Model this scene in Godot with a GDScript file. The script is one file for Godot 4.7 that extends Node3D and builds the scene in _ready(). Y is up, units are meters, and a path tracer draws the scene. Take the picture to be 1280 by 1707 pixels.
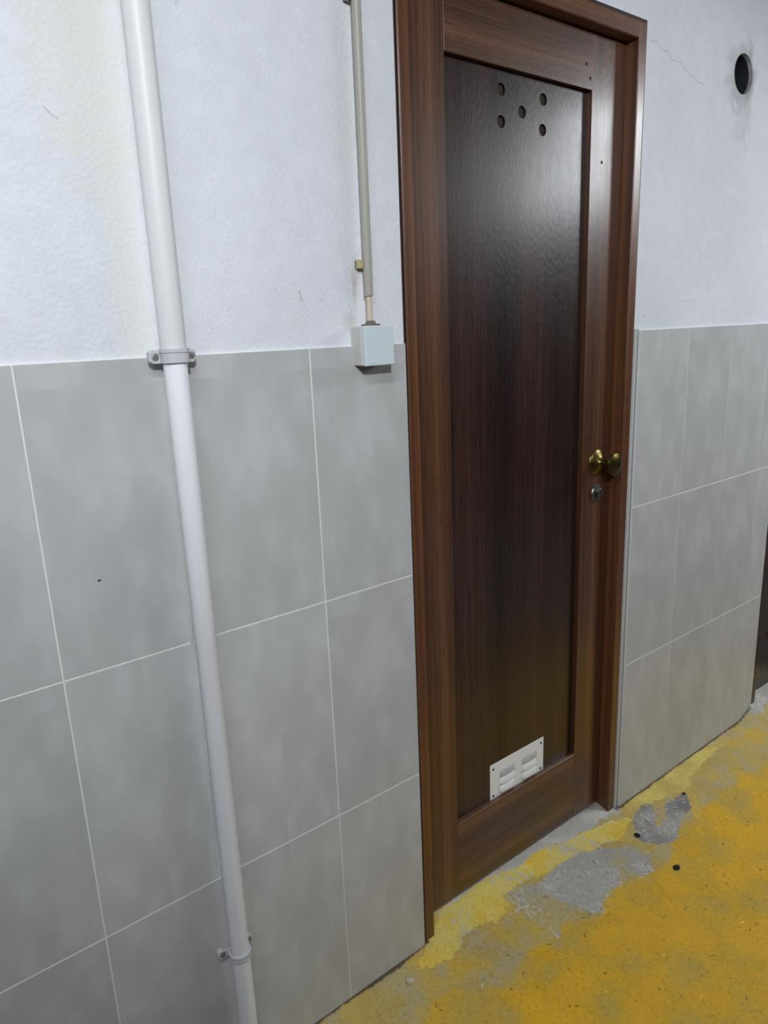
extends Node3D
# A tiled and plastered garage wall with a varnished wooden service door, seen from the front left.
# The wall lies in the plane z = 0 (tile faces), the floor in y = 0, units are metres.

const CAM := Vector3(0.0, 1.3707, 1.0377)
const PLASTER_Z := -0.006      # plaster face, a little behind the tile faces
const LEAF_Z := -0.036         # face of a door's stiles
const PANEL_Z := -0.049        # face of its recessed panel
const LIGHT := Color(0.955, 0.978, 1.0)
const ROOM_LEFT := -3.6
const ROOM_RIGHT := 9.0
const ROOM_FRONT := 7.0
const ROOM_TOP := 2.62

var used := {}
var M := {}

# ------------------------------------------------------------------ naming

func tag(o: Node, label := "", category := "", group := "", kind := "") -> Node:
	if label: o.set_meta("label", label)
	if category: o.set_meta("category", category)
	if group: o.set_meta("group", group)
	if kind: o.set_meta("kind", kind)
	return o

func numbered(called: String, parent: Node) -> String:
	var key := "%d/%s" % [parent.get_instance_id(), called]
	var n: int = used.get(key, 0)
	used[key] = n + 1
	return called if n == 0 else "%s_%03d" % [called, n]

func base(called: String, at := Vector3.ZERO, parent: Node = self) -> Node3D:
	var o := Node3D.new()
	o.name = numbered(called, parent)
	o.position = at
	parent.add_child(o, true)
	return o

func put(called: String, mesh: Mesh, material: Material, parent: Node = self, at := Vector3.ZERO) -> MeshInstance3D:
	var o := MeshInstance3D.new()
	o.name = numbered(called, parent)
	o.mesh = mesh
	if material: o.material_override = material
	o.cast_shadow = GeometryInstance3D.SHADOW_CASTING_SETTING_ON
	o.position = at
	parent.add_child(o, true)
	return o

# ------------------------------------------------------------------ shapes

func begin() -> SurfaceTool:
	var st := SurfaceTool.new()
	st.begin(Mesh.PRIMITIVE_TRIANGLES)
	return st

func vert(st: SurfaceTool, p: Vector3, n: Vector3, uv: Vector2) -> void:
	st.set_normal(n)
	st.set_uv(uv)
	st.add_vertex(p)

func tri(st: SurfaceTool, p: Array, n: Array, uv: Array) -> void:
	var out: Vector3 = n[0] + n[1] + n[2]
	var cross: Vector3 = (p[1] - p[0]).cross(p[2] - p[0])
	var order := [0, 2, 1] if cross.dot(out) > 0.0 else [0, 1, 2]
	for k in order: vert(st, p[k], n[k], uv[k])

func quad_n(st: SurfaceTool, p: Array, n: Array, uv: Array) -> void:
	tri(st, [p[0], p[1], p[2]], [n[0], n[1], n[2]], [uv[0], uv[1], uv[2]])
	tri(st, [p[0], p[2], p[3]], [n[0], n[2], n[3]], [uv[0], uv[2], uv[3]])

func flat_uv(p: Vector3, n: Vector3, grain: String) -> Vector2:
	var a := n.abs()
	var uv := Vector2(p.x, p.y)
	if a.x >= a.y and a.x >= a.z: uv = Vector2(p.z, p.y)
	elif a.y >= a.z: uv = Vector2(p.x, p.z) if grain == "x" else Vector2(p.x, p.z)
	if grain == "x": uv = Vector2(uv.y, uv.x)
	return uv

func face(st: SurfaceTool, p: Array, n: Vector3, grain := "y", shift := Vector2.ZERO) -> void:
	var uv := []
	for q in p: uv.append(flat_uv(q, n, grain) + shift)
	var ns := []
	for q in p: ns.append(n)
	if p.size() == 4: quad_n(st, p, ns, uv)
	else: tri(st, p, ns, uv)

# a box with chamfered edges; uv in metres, v along the grain
func block(st: SurfaceTool, lo: Vector3, hi: Vector3, bevel := 0.001, grain := "y", shift := Vector2.ZERO) -> void:
	var c := (lo + hi) / 2.0
	var h := (hi - lo) / 2.0
	var b: float = min(bevel, min(h.x, min(h.y, h.z)) * 0.9)
	var corner := func(s: Vector3, axis: int) -> Vector3:
		var r := Vector3(h.x - b, h.y - b, h.z - b)
		r[axis] = h[axis]
		return c + s * r
	for axis in 3:
		var u := (axis + 1) % 3
		var v := (axis + 2) % 3
		for s in [-1.0, 1.0]:
			var p := []
			for k in [[-1, -1], [1, -1], [1, 1], [-1, 1]]:
				var sg := Vector3.ZERO
				sg[axis] = s; sg[u] = k[0]; sg[v] = k[1]
				p.append(corner.call(sg, axis))
			var n := Vector3.ZERO
			n[axis] = s
			face(st, p, n, grain, shift)
		for su in [-1.0, 1.0]:
			for sv in [-1.0, 1.0]:
				var a := Vector3.ZERO
				a[axis] = -1; a[u] = su; a[v] = sv
				var z := a
				z[axis] = 1
				var n := Vector3.ZERO
				n[u] = su; n[v] = sv
				face(st, [corner.call(a, u), corner.call(z, u), corner.call(z, v), corner.call(a, v)], n.normalized(), grain, shift)
	for sx in [-1.0, 1.0]:
		for sy in [-1.0, 1.0]:
			for sz in [-1.0, 1.0]:
				var s := Vector3(sx, sy, sz)
				face(st, [corner.call(s, 0), corner.call(s, 1), corner.call(s, 2)], s.normalized(), grain, shift)

func box_mesh(lo: Vector3, hi: Vector3, bevel := 0.001, grain := "y", shift := Vector2.ZERO) -> ArrayMesh:
	var st := begin()
	block(st, lo, hi, bevel, grain, shift)
	return st.commit()

# a profile of (radius, height) turned about an axis; sharp[k] true keeps a hard ring at k
func lathe(st: SurfaceTool, profile: Array, at: Vector3, axis := Vector3.UP, sides := 32) -> void:
	var side := axis.cross(Vector3(0.31, 0.2, 0.93)).normalized()
	var other := axis.cross(side).normalized()
	for k in profile.size() - 1:
		var p: Vector2 = profile[k]
		var q: Vector2 = profile[k + 1]
		var d := (q - p).normalized()
		var nk := Vector2(d.y, -d.x)
		var n0 := nk
		var n1 := nk
		if k > 0:
			var e: Vector2 = (p - profile[k - 1]).normalized()
			var m := Vector2(e.y, -e.x)
			if m.dot(nk) > 0.8: n0 = (m + nk).normalized()
		if k < profile.size() - 2:
			var e: Vector2 = (profile[k + 2] - q).normalized()
			var m := Vector2(e.y, -e.x)
			if m.dot(nk) > 0.8: n1 = (m + nk).normalized()
		for i in sides:
			var dirs := []
			for j in 2:
				var a := TAU * (i + j) / sides
				dirs.append(side * cos(a) + other * sin(a))
			var ps := [at + dirs[0] * p.x + axis * p.y, at + dirs[1] * p.x + axis * p.y, at + dirs[1] * q.x + axis * q.y, at + dirs[0] * q.x + axis * q.y]
			var ns := [dirs[0] * n0.x + axis * n0.y, dirs[1] * n0.x + axis * n0.y, dirs[1] * n1.x + axis * n1.y, dirs[0] * n1.x + axis * n1.y]
			var u0 := float(i) / sides * TAU * 0.02
			var u1 := float(i + 1) / sides * TAU * 0.02
			var uvs := [Vector2(u0, p.y), Vector2(u1, p.y), Vector2(u1, q.y), Vector2(u0, q.y)]
			if p.x < 1e-6: tri(st, [ps[0], ps[2], ps[3]], [ns[0], ns[2], ns[3]], [uvs[0], uvs[2], uvs[3]])
			elif q.x < 1e-6: tri(st, [ps[0], ps[1], ps[2]], [ns[0], ns[1], ns[2]], [uvs[0], uvs[1], uvs[2]])
			else: quad_n(st, ps, ns, uvs)

func lathe_mesh(profile: Array, at: Vector3, axis := Vector3.UP, sides := 32) -> ArrayMesh:
	var st := begin()
	lathe(st, profile, at, axis, sides)
	return st.commit()

# a wall slab facing +z between lo and hi (hi.z is its face) with round holes (x, y, radius, depth); uv in metres from its lower left corner, divided by span
func pierced(lo: Vector3, hi: Vector3, holes: Array, span := 1.0, origin := Vector2.ZERO) -> ArrayMesh:
	var st := begin()
	var xs := [lo.x, hi.x]
	var ys := [lo.y, hi.y]
	for h in holes:
		var m: float = h[2] * 1.25
		for x in [h[0] - m, h[0] + m]:
			if not xs.any(func(v): return absf(v - x) < 1e-4): xs.append(x)
		for y in [h[1] - m, h[1] + m]:
			if not ys.any(func(v): return absf(v - y) < 1e-4): ys.append(y)
	xs.sort()
	ys.sort()
	var uv := func(p: Vector3) -> Vector2: return Vector2((p.x - origin.x) / span, 1.0 - (p.y - origin.y) / span)
	var n := Vector3(0, 0, 1)
	for i in xs.size() - 1:
		for j in ys.size() - 1:
			var a := Vector3(xs[i], ys[j], hi.z)
			var c := Vector3(xs[i + 1], ys[j + 1], hi.z)
			var mid := (a + c) / 2.0
			var inside = null
			for h in holes:
				if absf(mid.x - h[0]) < h[2] and absf(mid.y - h[1]) < h[2]: inside = h
			if inside == null:
				var p := [a, Vector3(c.x, a.y, a.z), c, Vector3(a.x, c.y, a.z)]
				quad_n(st, p, [n, n, n, n], p.map(uv))
				continue
			var r: float = inside[2]
			var hx := (c.x - a.x) / 2.0
			var hy := (c.y - a.y) / 2.0
			for k in 48:
				var ring := []
				var rim := []
				for e in 2:
					var t := TAU * (k + e) / 48.0
					var d := Vector3(cos(t), sin(t), 0)
					var s: float = 1.0 / max(absf(d.x) / hx, absf(d.y) / hy)
					ring.append(Vector3(inside[0], inside[1], hi.z) + d * r)
					rim.append(mid + d * s)
				var p := [ring[0], rim[0], rim[1], ring[1]]
				quad_n(st, p, [n, n, n, n], p.map(uv))
				var q := [ring[0], ring[1], ring[1] - n * inside[3], ring[0] - n * inside[3]]
				var inn := []
				for w in q:
					inn.append((Vector3(inside[0], inside[1], w.z) - w).normalized())
				quad_n(st, q, inn, q.map(uv))
	# the other five sides
	var A := lo
	var B := hi
	for f in [[Vector3(-1, 0, 0), [Vector3(A.x, A.y, A.z), Vector3(A.x, B.y, A.z), Vector3(A.x, B.y, B.z), Vector3(A.x, A.y, B.z)]],
			[Vector3(1, 0, 0), [Vector3(B.x, A.y, A.z), Vector3(B.x, B.y, A.z), Vector3(B.x, B.y, B.z), Vector3(B.x, A.y, B.z)]],
			[Vector3(0, -1, 0), [Vector3(A.x, A.y, A.z), Vector3(B.x, A.y, A.z), Vector3(B.x, A.y, B.z), Vector3(A.x, A.y, B.z)]],
			[Vector3(0, 1, 0), [Vector3(A.x, B.y, A.z), Vector3(B.x, B.y, A.z), Vector3(B.x, B.y, B.z), Vector3(A.x, B.y, B.z)]],
			[Vector3(0, 0, -1), [Vector3(A.x, A.y, A.z), Vector3(B.x, A.y, A.z), Vector3(B.x, B.y, A.z), Vector3(A.x, B.y, A.z)]]]:
		var m: Vector3 = f[0]
		quad_n(st, f[1], [m, m, m, m], f[1].map(uv))
	st.index()
	return st.commit()

# a bent strip: path in the xz plane, given a thickness and a height along y
func strip(st: SurfaceTool, path: Array, thick: float, y0: float, y1: float, at: Vector3) -> void:
	var inner := []
	var outer := []
	var norm := []
	for k in path.size():
		var d: Vector2 = (path[min(k + 1, path.size() - 1)] - path[max(k - 1, 0)]).normalized()
		var n := Vector2(-d.y, d.x)
		norm.append(Vector3(n.x, 0, n.y))
		inner.append(at + Vector3(path[k].x, 0, path[k].y))
		outer.append(at + Vector3(path[k].x + n.x * thick, 0, path[k].y + n.y * thick))
	var lo := Vector3(0, y0, 0)
	var up := Vector3(0, y1, 0)
	var z := [Vector2.ZERO, Vector2.ZERO, Vector2.ZERO, Vector2.ZERO]
	for k in path.size() - 1:
		quad_n(st, [outer[k] + lo, outer[k + 1] + lo, outer[k + 1] + up, outer[k] + up], [norm[k], norm[k + 1], norm[k + 1], norm[k]], z)
		quad_n(st, [inner[k] + lo, inner[k + 1] + lo, inner[k + 1] + up, inner[k] + up], [-norm[k], -norm[k + 1], -norm[k + 1], -norm[k]], z)
		face(st, [inner[k] + up, inner[k + 1] + up, outer[k + 1] + up, outer[k] + up], Vector3.UP)
		face(st, [inner[k] + lo, inner[k + 1] + lo, outer[k + 1] + lo, outer[k] + lo], Vector3.DOWN)
	var last := path.size() - 1
	face(st, [inner[0] + lo, outer[0] + lo, outer[0] + up, inner[0] + up], Vector3(-1, 0, 0))
	face(st, [inner[last] + lo, outer[last] + lo, outer[last] + up, inner[last] + up], Vector3(1, 0, 0))

# ------------------------------------------------------------------ textures

func noise(seed_: int, freq: float, octaves := 4) -> FastNoiseLite:
	var n := FastNoiseLite.new()
	n.seed = seed_
	n.noise_type = FastNoiseLite.TYPE_SIMPLEX_SMOOTH
	n.frequency = freq
	n.fractal_octaves = octaves
	return n

# noise as bytes, stretched: made at (w, h / stretch) and resized
func grey(seed_: int, w: int, h: int, freq: float, stretch := 1, octaves := 4, sideways := false) -> PackedByteArray:
	var sw := w / stretch if sideways else w
	var sh := h if sideways else h / stretch
	var im := noise(seed_, freq, octaves).get_image(sw, sh, false, false, true)
	if im.get_format() != Image.FORMAT_L8: im.convert(Image.FORMAT_L8)
	if stretch > 1: im.resize(w, h, Image.INTERPOLATE_CUBIC)
	return im.get_data()

func picture(bytes: PackedByteArray, w: int, h: int) -> ImageTexture:
	var im := Image.create_from_data(w, h, false, Image.FORMAT_RGB8, bytes)
	im.generate_mipmaps()
	return ImageTexture.create_from_image(im)

func wood(seed_: int, dark: Color, mid: Color, light: Color, streak: float) -> ImageTexture:
	var w := 512
	var h := 1024
	var broad := grey(seed_, w, h, 0.008, 32, 3)
	var fine := grey(seed_ + 1, w, h, 0.09, 32, 3)
	var pores := grey(seed_ + 2, w, h, 0.22, 16, 2)
	var wave := grey(seed_ + 3, w, h, 0.006, 8, 2)
	var out := PackedByteArray()
	out.resize(w * h * 3)
	var at := 0
	for i in w * h:
		var t := (broad[i] - 128) / 128.0 * streak + (fine[i] - 128) / 128.0 * 0.42 + (wave[i] - 128) / 128.0 * 0.3
		var c := mid.lerp(light, clampf(t * 1.3, 0, 1)) if t > 0 else mid.lerp(dark, clampf(-t * 1.3, 0, 1))
		var p := 0.72 if pores[i] < 70 else 1.0
		out[at] = int(clampf(c.r * p, 0, 1) * 255)
		out[at + 1] = int(clampf(c.g * p, 0, 1) * 255)
		out[at + 2] = int(clampf(c.b * p, 0, 1) * 255)
		at += 3
	return picture(out, w, h)

func mottled(seed_: int, tone: Color, spread: float, other: Color, share: float) -> ImageTexture:
	var w := 768
	var a := grey(seed_, w, w, 0.0035, 1, 5)
	var b := grey(seed_ + 1, w, w, 0.012, 2, 5)
	var f := grey(seed_ + 2, w, w, 0.25, 1, 2)
	var out := PackedByteArray()
	out.resize(w * w * 3)
	for i in w * w:
		var k := 1.0 + ((a[i] - 128) * 0.5 + (b[i] - 128) * 0.4 + (f[i] - 128) * 0.18) / 128.0 * spread
		var c := tone.lerp(other, clampf((b[i] - 110) / 128.0, 0, 1) * share)
		out[i * 3] = int(clampf(c.r * k, 0, 1) * 255)
		out[i * 3 + 1] = int(clampf(c.g * k, 0, 1) * 255)
		out[i * 3 + 2] = int(clampf(c.b * k, 0, 1) * 255)
	return picture(out, w, w)

func bump_texture(seed_: int, freq: float, strength: float, octaves := 4) -> NoiseTexture2D:
	var t := NoiseTexture2D.new()
	t.width = 512
	t.height = 512
	t.seamless = true
	t.as_normal_map = true
	t.bump_strength = strength
	t.noise = noise(seed_, freq, octaves)
	return t

func segment_distance(p: Vector2, line: Array) -> float:
	var best := 9.0
	for k in line.size() - 1:
		best = min(best, p.distance_to(Geometry2D.get_closest_point_to_segment(p, line[k], line[k + 1])))
	return best

# painted plaster: 1.2 m square from `origin`; marks are [line, half width, colour, strength], smears are [centre, radii, colour, strength]
func plaster(seed_: int, origin: Vector2, tone: Color, marks: Array, smears: Array) -> ImageTexture:
	var w := 900
	var span := 1.2
	var a := grey(seed_, w, w, 0.004, 1, 5)
	var b := grey(seed_ + 1, w, w, 0.03, 1, 4)
	var im := Image.create_empty(w, w, false, Image.FORMAT_RGB8)
	var out := PackedByteArray()
	out.resize(w * w * 3)
	for i in w * w:
		var k := 1.0 + ((a[i] - 128) * 0.02 + (b[i] - 128) * 0.018) / 128.0
		out[i * 3] = int(clampf(tone.r * k, 0, 1) * 255)
		out[i * 3 + 1] = int(clampf(tone.g * k, 0, 1) * 255)
		out[i * 3 + 2] = int(clampf(tone.b * k, 0, 1) * 255)
	var put_in := func(x: int, y: int, c: Color, s: float) -> void:
		var j := (y * w + x) * 3
		out[j] = int(lerpf(out[j], c.r * 255, s))
		out[j + 1] = int(lerpf(out[j + 1], c.g * 255, s))
		out[j + 2] = int(lerpf(out[j + 2], c.b * 255, s))
	for s in smears:
		var c: Vector2 = s[0]
		var r: Vector2 = s[1]
		for y in range(max(0, int((1.2 - (c.y + r.y * 1.4 - origin.y)) / span * w)), min(w, int((1.2 - (c.y - r.y * 1.4 - origin.y)) / span * w))):
			for x in range(max(0, int((c.x - r.x * 1.4 - origin.x) / span * w)), min(w, int((c.x + r.x * 1.4 - origin.x) / span * w))):
				var p := Vector2(origin.x + (x + 0.5) * span / w, origin.y + span - (y + 0.5) * span / w)
				var q := ((p - c) / r).length() + (b[y * w + x] - 128) / 128.0 * 0.25 + (a[y * w + x] - 128) / 128.0 * 0.3
				var k: float = smoothstep(1.0, s[4] if s.size() > 4 else 0.2, q)
				if k > 0.0: put_in.call(x, y, s[2], k * s[3])
	for m in marks:
		var box := Rect2(m[0][0], Vector2.ZERO)
		for p in m[0]: box = box.expand(p)
		box = box.grow(m[1] * 3.0)
		for y in range(max(0, int((1.2 - (box.end.y - origin.y)) / span * w)), min(w, int((1.2 - (box.position.y - origin.y)) / span * w) + 1)):
			for x in range(max(0, int((box.position.x - origin.x) / span * w)), min(w, int((box.end.x - origin.x) / span * w) + 1)):
				var p := Vector2(origin.x + (x + 0.5) * span / w, origin.y + span - (y + 0.5) * span / w)
				p += Vector2(b[y * w + x] - 128, b[(y * w + x + 4001) % (w * w)] - 128) / 128.0 * 0.006
				var k := smoothstep(m[1], m[1] * 0.3, segment_distance(p, m[0]))
				if k > 0.0: put_in.call(x, y, m[2], k * m[3])
	return picture(out, w, w)

func poly(a: Array) -> PackedVector2Array:
	var out := PackedVector2Array()
	for k in range(0, a.size(), 2): out.append(Vector2(a[k], a[k + 1]))
	return out

const FLOOR_X := 0.45
const FLOOR_Z := -0.12
const FLOOR_W := 2.3
const FLOOR_D := 0.8

# the worn floor near the door: yellow paint over concrete, in places gone down to the screed
func worn_floor() -> ImageTexture:
	var w := 1380
	var h := 480
	var warp_x := grey(41, w, h, 0.016, 1, 5)
	var warp_z := grey(42, w, h, 0.016, 1, 5)
	var speck := grey(43, w, h, 0.11, 1, 3)
	var patch := grey(44, w, h, 0.010, 1, 5)
	var fine := grey(45, w, h, 0.35, 1, 2)
	var pale := poly([0.92, -0.06, 1.1, -0.05, 1.27, -0.03, 1.40, 0.0, 1.54, 0.025, 1.60, 0.05, 1.51, 0.083, 1.45, 0.066, 1.30, 0.042, 1.235, 0.039, 1.146, 0.02, 1.054, 0.052, 0.974, 0.041, 0.917, 0.049, 0.864, 0.057, 0.808, 0.05, 0.792, 0.037, 0.859, 0.0, 0.88, -0.04])
	var grey_a := poly([1.09, 0.008, 1.171, 0.025, 1.263, 0.036, 1.354, 0.042, 1.442, 0.073, 1.506, 0.113, 1.518, 0.168, 1.454, 0.2, 1.361, 0.174, 1.291, 0.18, 1.233, 0.204, 1.205, 0.156, 1.149, 0.155, 1.102, 0.184, 1.104, 0.152, 1.088, 0.116, 1.108, 0.061])
	var grey_core := poly([1.171, 0.04, 1.263, 0.043, 1.354, 0.052, 1.40, 0.08, 1.40, 0.15, 1.35, 0.17, 1.28, 0.172, 1.235, 0.198, 1.215, 0.15, 1.19, 0.10])
	var grey_b := poly([1.603, 0.049, 1.674, 0.032, 1.682, 0.066, 1.624, 0.102, 1.60, 0.14, 1.634, 0.16, 1.621, 0.181, 1.562, 0.168, 1.549, 0.149, 1.529, 0.117, 1.548, 0.085])
	var grey_c := poly([1.714, 0.075, 1.817, 0.085, 1.763, 0.136, 1.71, 0.143, 1.66, 0.12])
	var yellow := poly([0.60, 0.9, 0.68, 0.22, 0.722, 0.156, 0.803, 0.104, 0.931, 0.193, 1.048, 0.165, 1.101, 0.194, 1.154, 0.16, 1.233, 0.204, 1.319, 0.178, 1.413, 0.192, 1.487, 0.214, 1.554, 0.199, 1.594, 0.157, 1.687, 0.156, 1.791, 0.143, 1.903, 0.147, 1.998, 0.172, 2.168, 0.175, 2.9, 0.2, 2.9, 0.9])
	var far := poly([2.30, -0.13, 2.37, 0.02, 2.392, 0.032, 2.526, 0.02, 2.9, 0.0, 2.9, -0.13])
	var far_pale := poly([1.62, 0.03, 1.66, -0.01, 1.88, -0.01, 2.1, 0.0, 2.2, 0.03, 1.95, 0.05, 1.898, 0.064, 1.83, 0.083, 1.707, 0.051])
	var sill := poly([0.80, -0.13, 1.6, -0.13, 1.6, 0.01, 1.52, 0.012, 1.407, 0.006, 1.328, -0.008, 1.27, -0.018, 1.181, -0.022, 1.094, -0.033, 1.017, -0.041, 0.934, -0.043, 0.80, -0.06])
	var c_yellow := Color(0.86, 0.665, 0.13)
	var c_pale := Color(0.87, 0.79, 0.42)
	var c_khaki := Color(0.745, 0.65, 0.365)
	var c_grey := Color(0.68, 0.665, 0.635)
	var c_light := Color(0.83, 0.815, 0.77)
	var masks := {}
	var shapes := {"pale": [pale], "bare": [grey_a], "core": [grey_core], "small": [grey_b, grey_c, poly([1.60, 0.13, 1.64, 0.115, 1.70, 0.12, 1.69, 0.145, 1.64, 0.165, 1.61, 0.165])], "yellow": [yellow], "far": [far], "far_pale": [far_pale], "sill": [sill]}
	for key in shapes:
		var mw := w / 3
		var mh := h / 3
		var bytes := PackedByteArray()
		bytes.resize(mw * mh)
		for y in mh:
			for x in mw:
				var p := Vector2(FLOOR_X + (x + 0.5) / mw * FLOOR_W, FLOOR_Z + (y + 0.5) / mh * FLOOR_D)
				for s in shapes[key]:
					if Geometry2D.is_point_in_polygon(p, s): bytes[y * mw + x] = 255
		var im := Image.create_from_data(mw, mh, false, Image.FORMAT_L8, bytes)
		var soft := 9 if key == "yellow" else 4
		im.resize(mw / soft, mh / soft, Image.INTERPOLATE_LANCZOS)
		im.resize(w, h, Image.INTERPOLATE_CUBIC)
		masks[key] = im.get_data()
	var m_pale: PackedByteArray = masks.pale
	var m_bare: PackedByteArray = masks.bare
	var m_core: PackedByteArray = masks.core
	var m_small: PackedByteArray = masks.small
	var m_yellow: PackedByteArray = masks.yellow
	var m_far: PackedByteArray = masks.far
	var m_far_pale: PackedByteArray = masks.far_pale
	var m_sill: PackedByteArray = masks.sill
	var out := PackedByteArray()
	out.resize(w * h * 3)
	var at := 0
	for y in h:
		for x in w:
			var i := y * w + x
			var z := FLOOR_Z + (y + 0.5) / h * FLOOR_D
			var n := (patch[i] - 128) / 128.0
			var s := (speck[i] - 128) / 128.0
			var f := (fine[i] - 128) / 128.0
			var e := (warp_x[i] - 128) / 128.0
			var g := (warp_z[i] - 128) / 128.0
			var rag := e * 0.42 + s * 0.20 + f * 0.05     # ragged edges
			# old dulled paint underneath, then fresh yellow, then what was worn off
			var c := c_khaki.lerp(c_yellow, clampf(n * 0.45 + e * 0.3 + 0.06, 0, 0.4))
			c = c.lerp(c_grey, clampf(-g * 1.0 + s * 0.4 + 0.12, 0, 0.42))
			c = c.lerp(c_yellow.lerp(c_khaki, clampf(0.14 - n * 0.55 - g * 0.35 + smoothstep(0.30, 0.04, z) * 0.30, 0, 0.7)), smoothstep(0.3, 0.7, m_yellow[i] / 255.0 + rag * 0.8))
			if m_far_pale[i] > 5: c = c.lerp(c_pale.lerp(c_khaki, clampf(0.35 + n, 0, 1)), smoothstep(0.42, 0.62, m_far_pale[i] / 255.0 + rag * 1.1 - maxf(s, 0.0) * 0.25))
			if m_pale[i] > 5:
				var bare := smoothstep(0.27, 0.55, s * 0.55 - n * 0.6 - e * 0.45)
				c = c.lerp(c_pale.lerp(c_yellow, clampf(0.10 + n * 0.6 + g * 0.3, 0, 0.5)).lerp(c_light.lerp(c_grey, 0.6), bare * 0.85), smoothstep(0.43, 0.57, m_pale[i] / 255.0 + rag))
			if m_bare[i] > 5:
				var b := c_grey.lerp(c_khaki, clampf(0.45 + n * 0.7 + g * 0.4, 0.05, 0.75)).lerp(c_light, smoothstep(0.15, 0.6, s * 0.7 + e * 0.6) * 0.6)
				b = b.lerp(c_grey.lerp(c_light, clampf(s * 0.4 + g * 0.3, 0, 0.5)), smoothstep(0.3, 0.7, m_core[i] / 255.0 + rag * 0.8))
				c = c.lerp(b, smoothstep(0.40, 0.60, m_bare[i] / 255.0 + rag * 1.25))
			if m_small[i] > 5:
				var b := c_grey.lerp(Color(0.47, 0.455, 0.45), clampf(0.5 + n, 0, 1)).lerp(c_light, smoothstep(0.4, 0.6, s) * 0.7)
				c = c.lerp(b, smoothstep(0.42, 0.58, m_small[i] / 255.0 + rag * 0.8))
			if m_far[i] > 5: c = c.lerp(c_grey.lerp(c_light, clampf(0.2 + n + s * 0.5, 0, 1)), smoothstep(0.4, 0.6, m_far[i] / 255.0 + rag))
			if m_sill[i] > 5: c = c.lerp(c_light.lerp(c_grey, clampf(0.75 + n + s * 0.6, 0, 1)), smoothstep(0.42, 0.58, m_sill[i] / 255.0 - 0.06 + rag * 1.1))
			var k := 1.0 + s * 0.05 + f * 0.06 + n * 0.04
			if f < -0.60 and s < -0.20: k *= 0.68
			# dark crevice line painted in the joint along the foot of the wall
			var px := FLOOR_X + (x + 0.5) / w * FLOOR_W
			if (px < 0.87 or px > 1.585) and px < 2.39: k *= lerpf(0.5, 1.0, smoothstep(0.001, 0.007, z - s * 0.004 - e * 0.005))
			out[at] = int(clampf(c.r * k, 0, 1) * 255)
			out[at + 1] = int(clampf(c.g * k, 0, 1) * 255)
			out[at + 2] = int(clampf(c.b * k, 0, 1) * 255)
			at += 3
	# scuffs and small scars in the paint
	var rng := RandomNumberGenerator.new()
	rng.seed = 77
	for k in 150:
		var c := Vector2(rng.randf() * w, rng.randf_range(0.25, 1.0) * h)
		var d := Vector2.from_angle(rng.randf() * TAU) * rng.randf_range(1.0, 9.0)
		var tone := 0.55 if rng.randf() < 0.75 else 1.25
		for t in 12:
			var p := c + d * (t / 12.0) + Vector2(rng.randf_range(-0.6, 0.6), rng.randf_range(-0.6, 0.6))
			if p.x < 1 or p.y < 1 or p.x >= w - 1 or p.y >= h - 1: continue
			var j := (int(p.y) * w + int(p.x)) * 3
			for e in 3: out[j + e] = int(clampf(out[j + e] * lerpf(1.0, tone, 0.7), 0, 255))
	return picture(out, w, h)

# ------------------------------------------------------------------ materials

func mat(color: Color, rough := 0.7, metal := 0.0, tex: Texture2D = null, scale := Vector3.ONE) -> StandardMaterial3D:
	var m := StandardMaterial3D.new()
	m.albedo_color = color
	m.roughness = rough
	m.metallic = metal
	if tex:
		m.albedo_texture = tex
		m.uv1_scale = scale
	return m

func relief(m: StandardMaterial3D, t: Texture2D, s: float) -> StandardMaterial3D:
	m.normal_enabled = true
	m.normal_texture = t
	m.normal_scale = s
	return m

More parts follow.
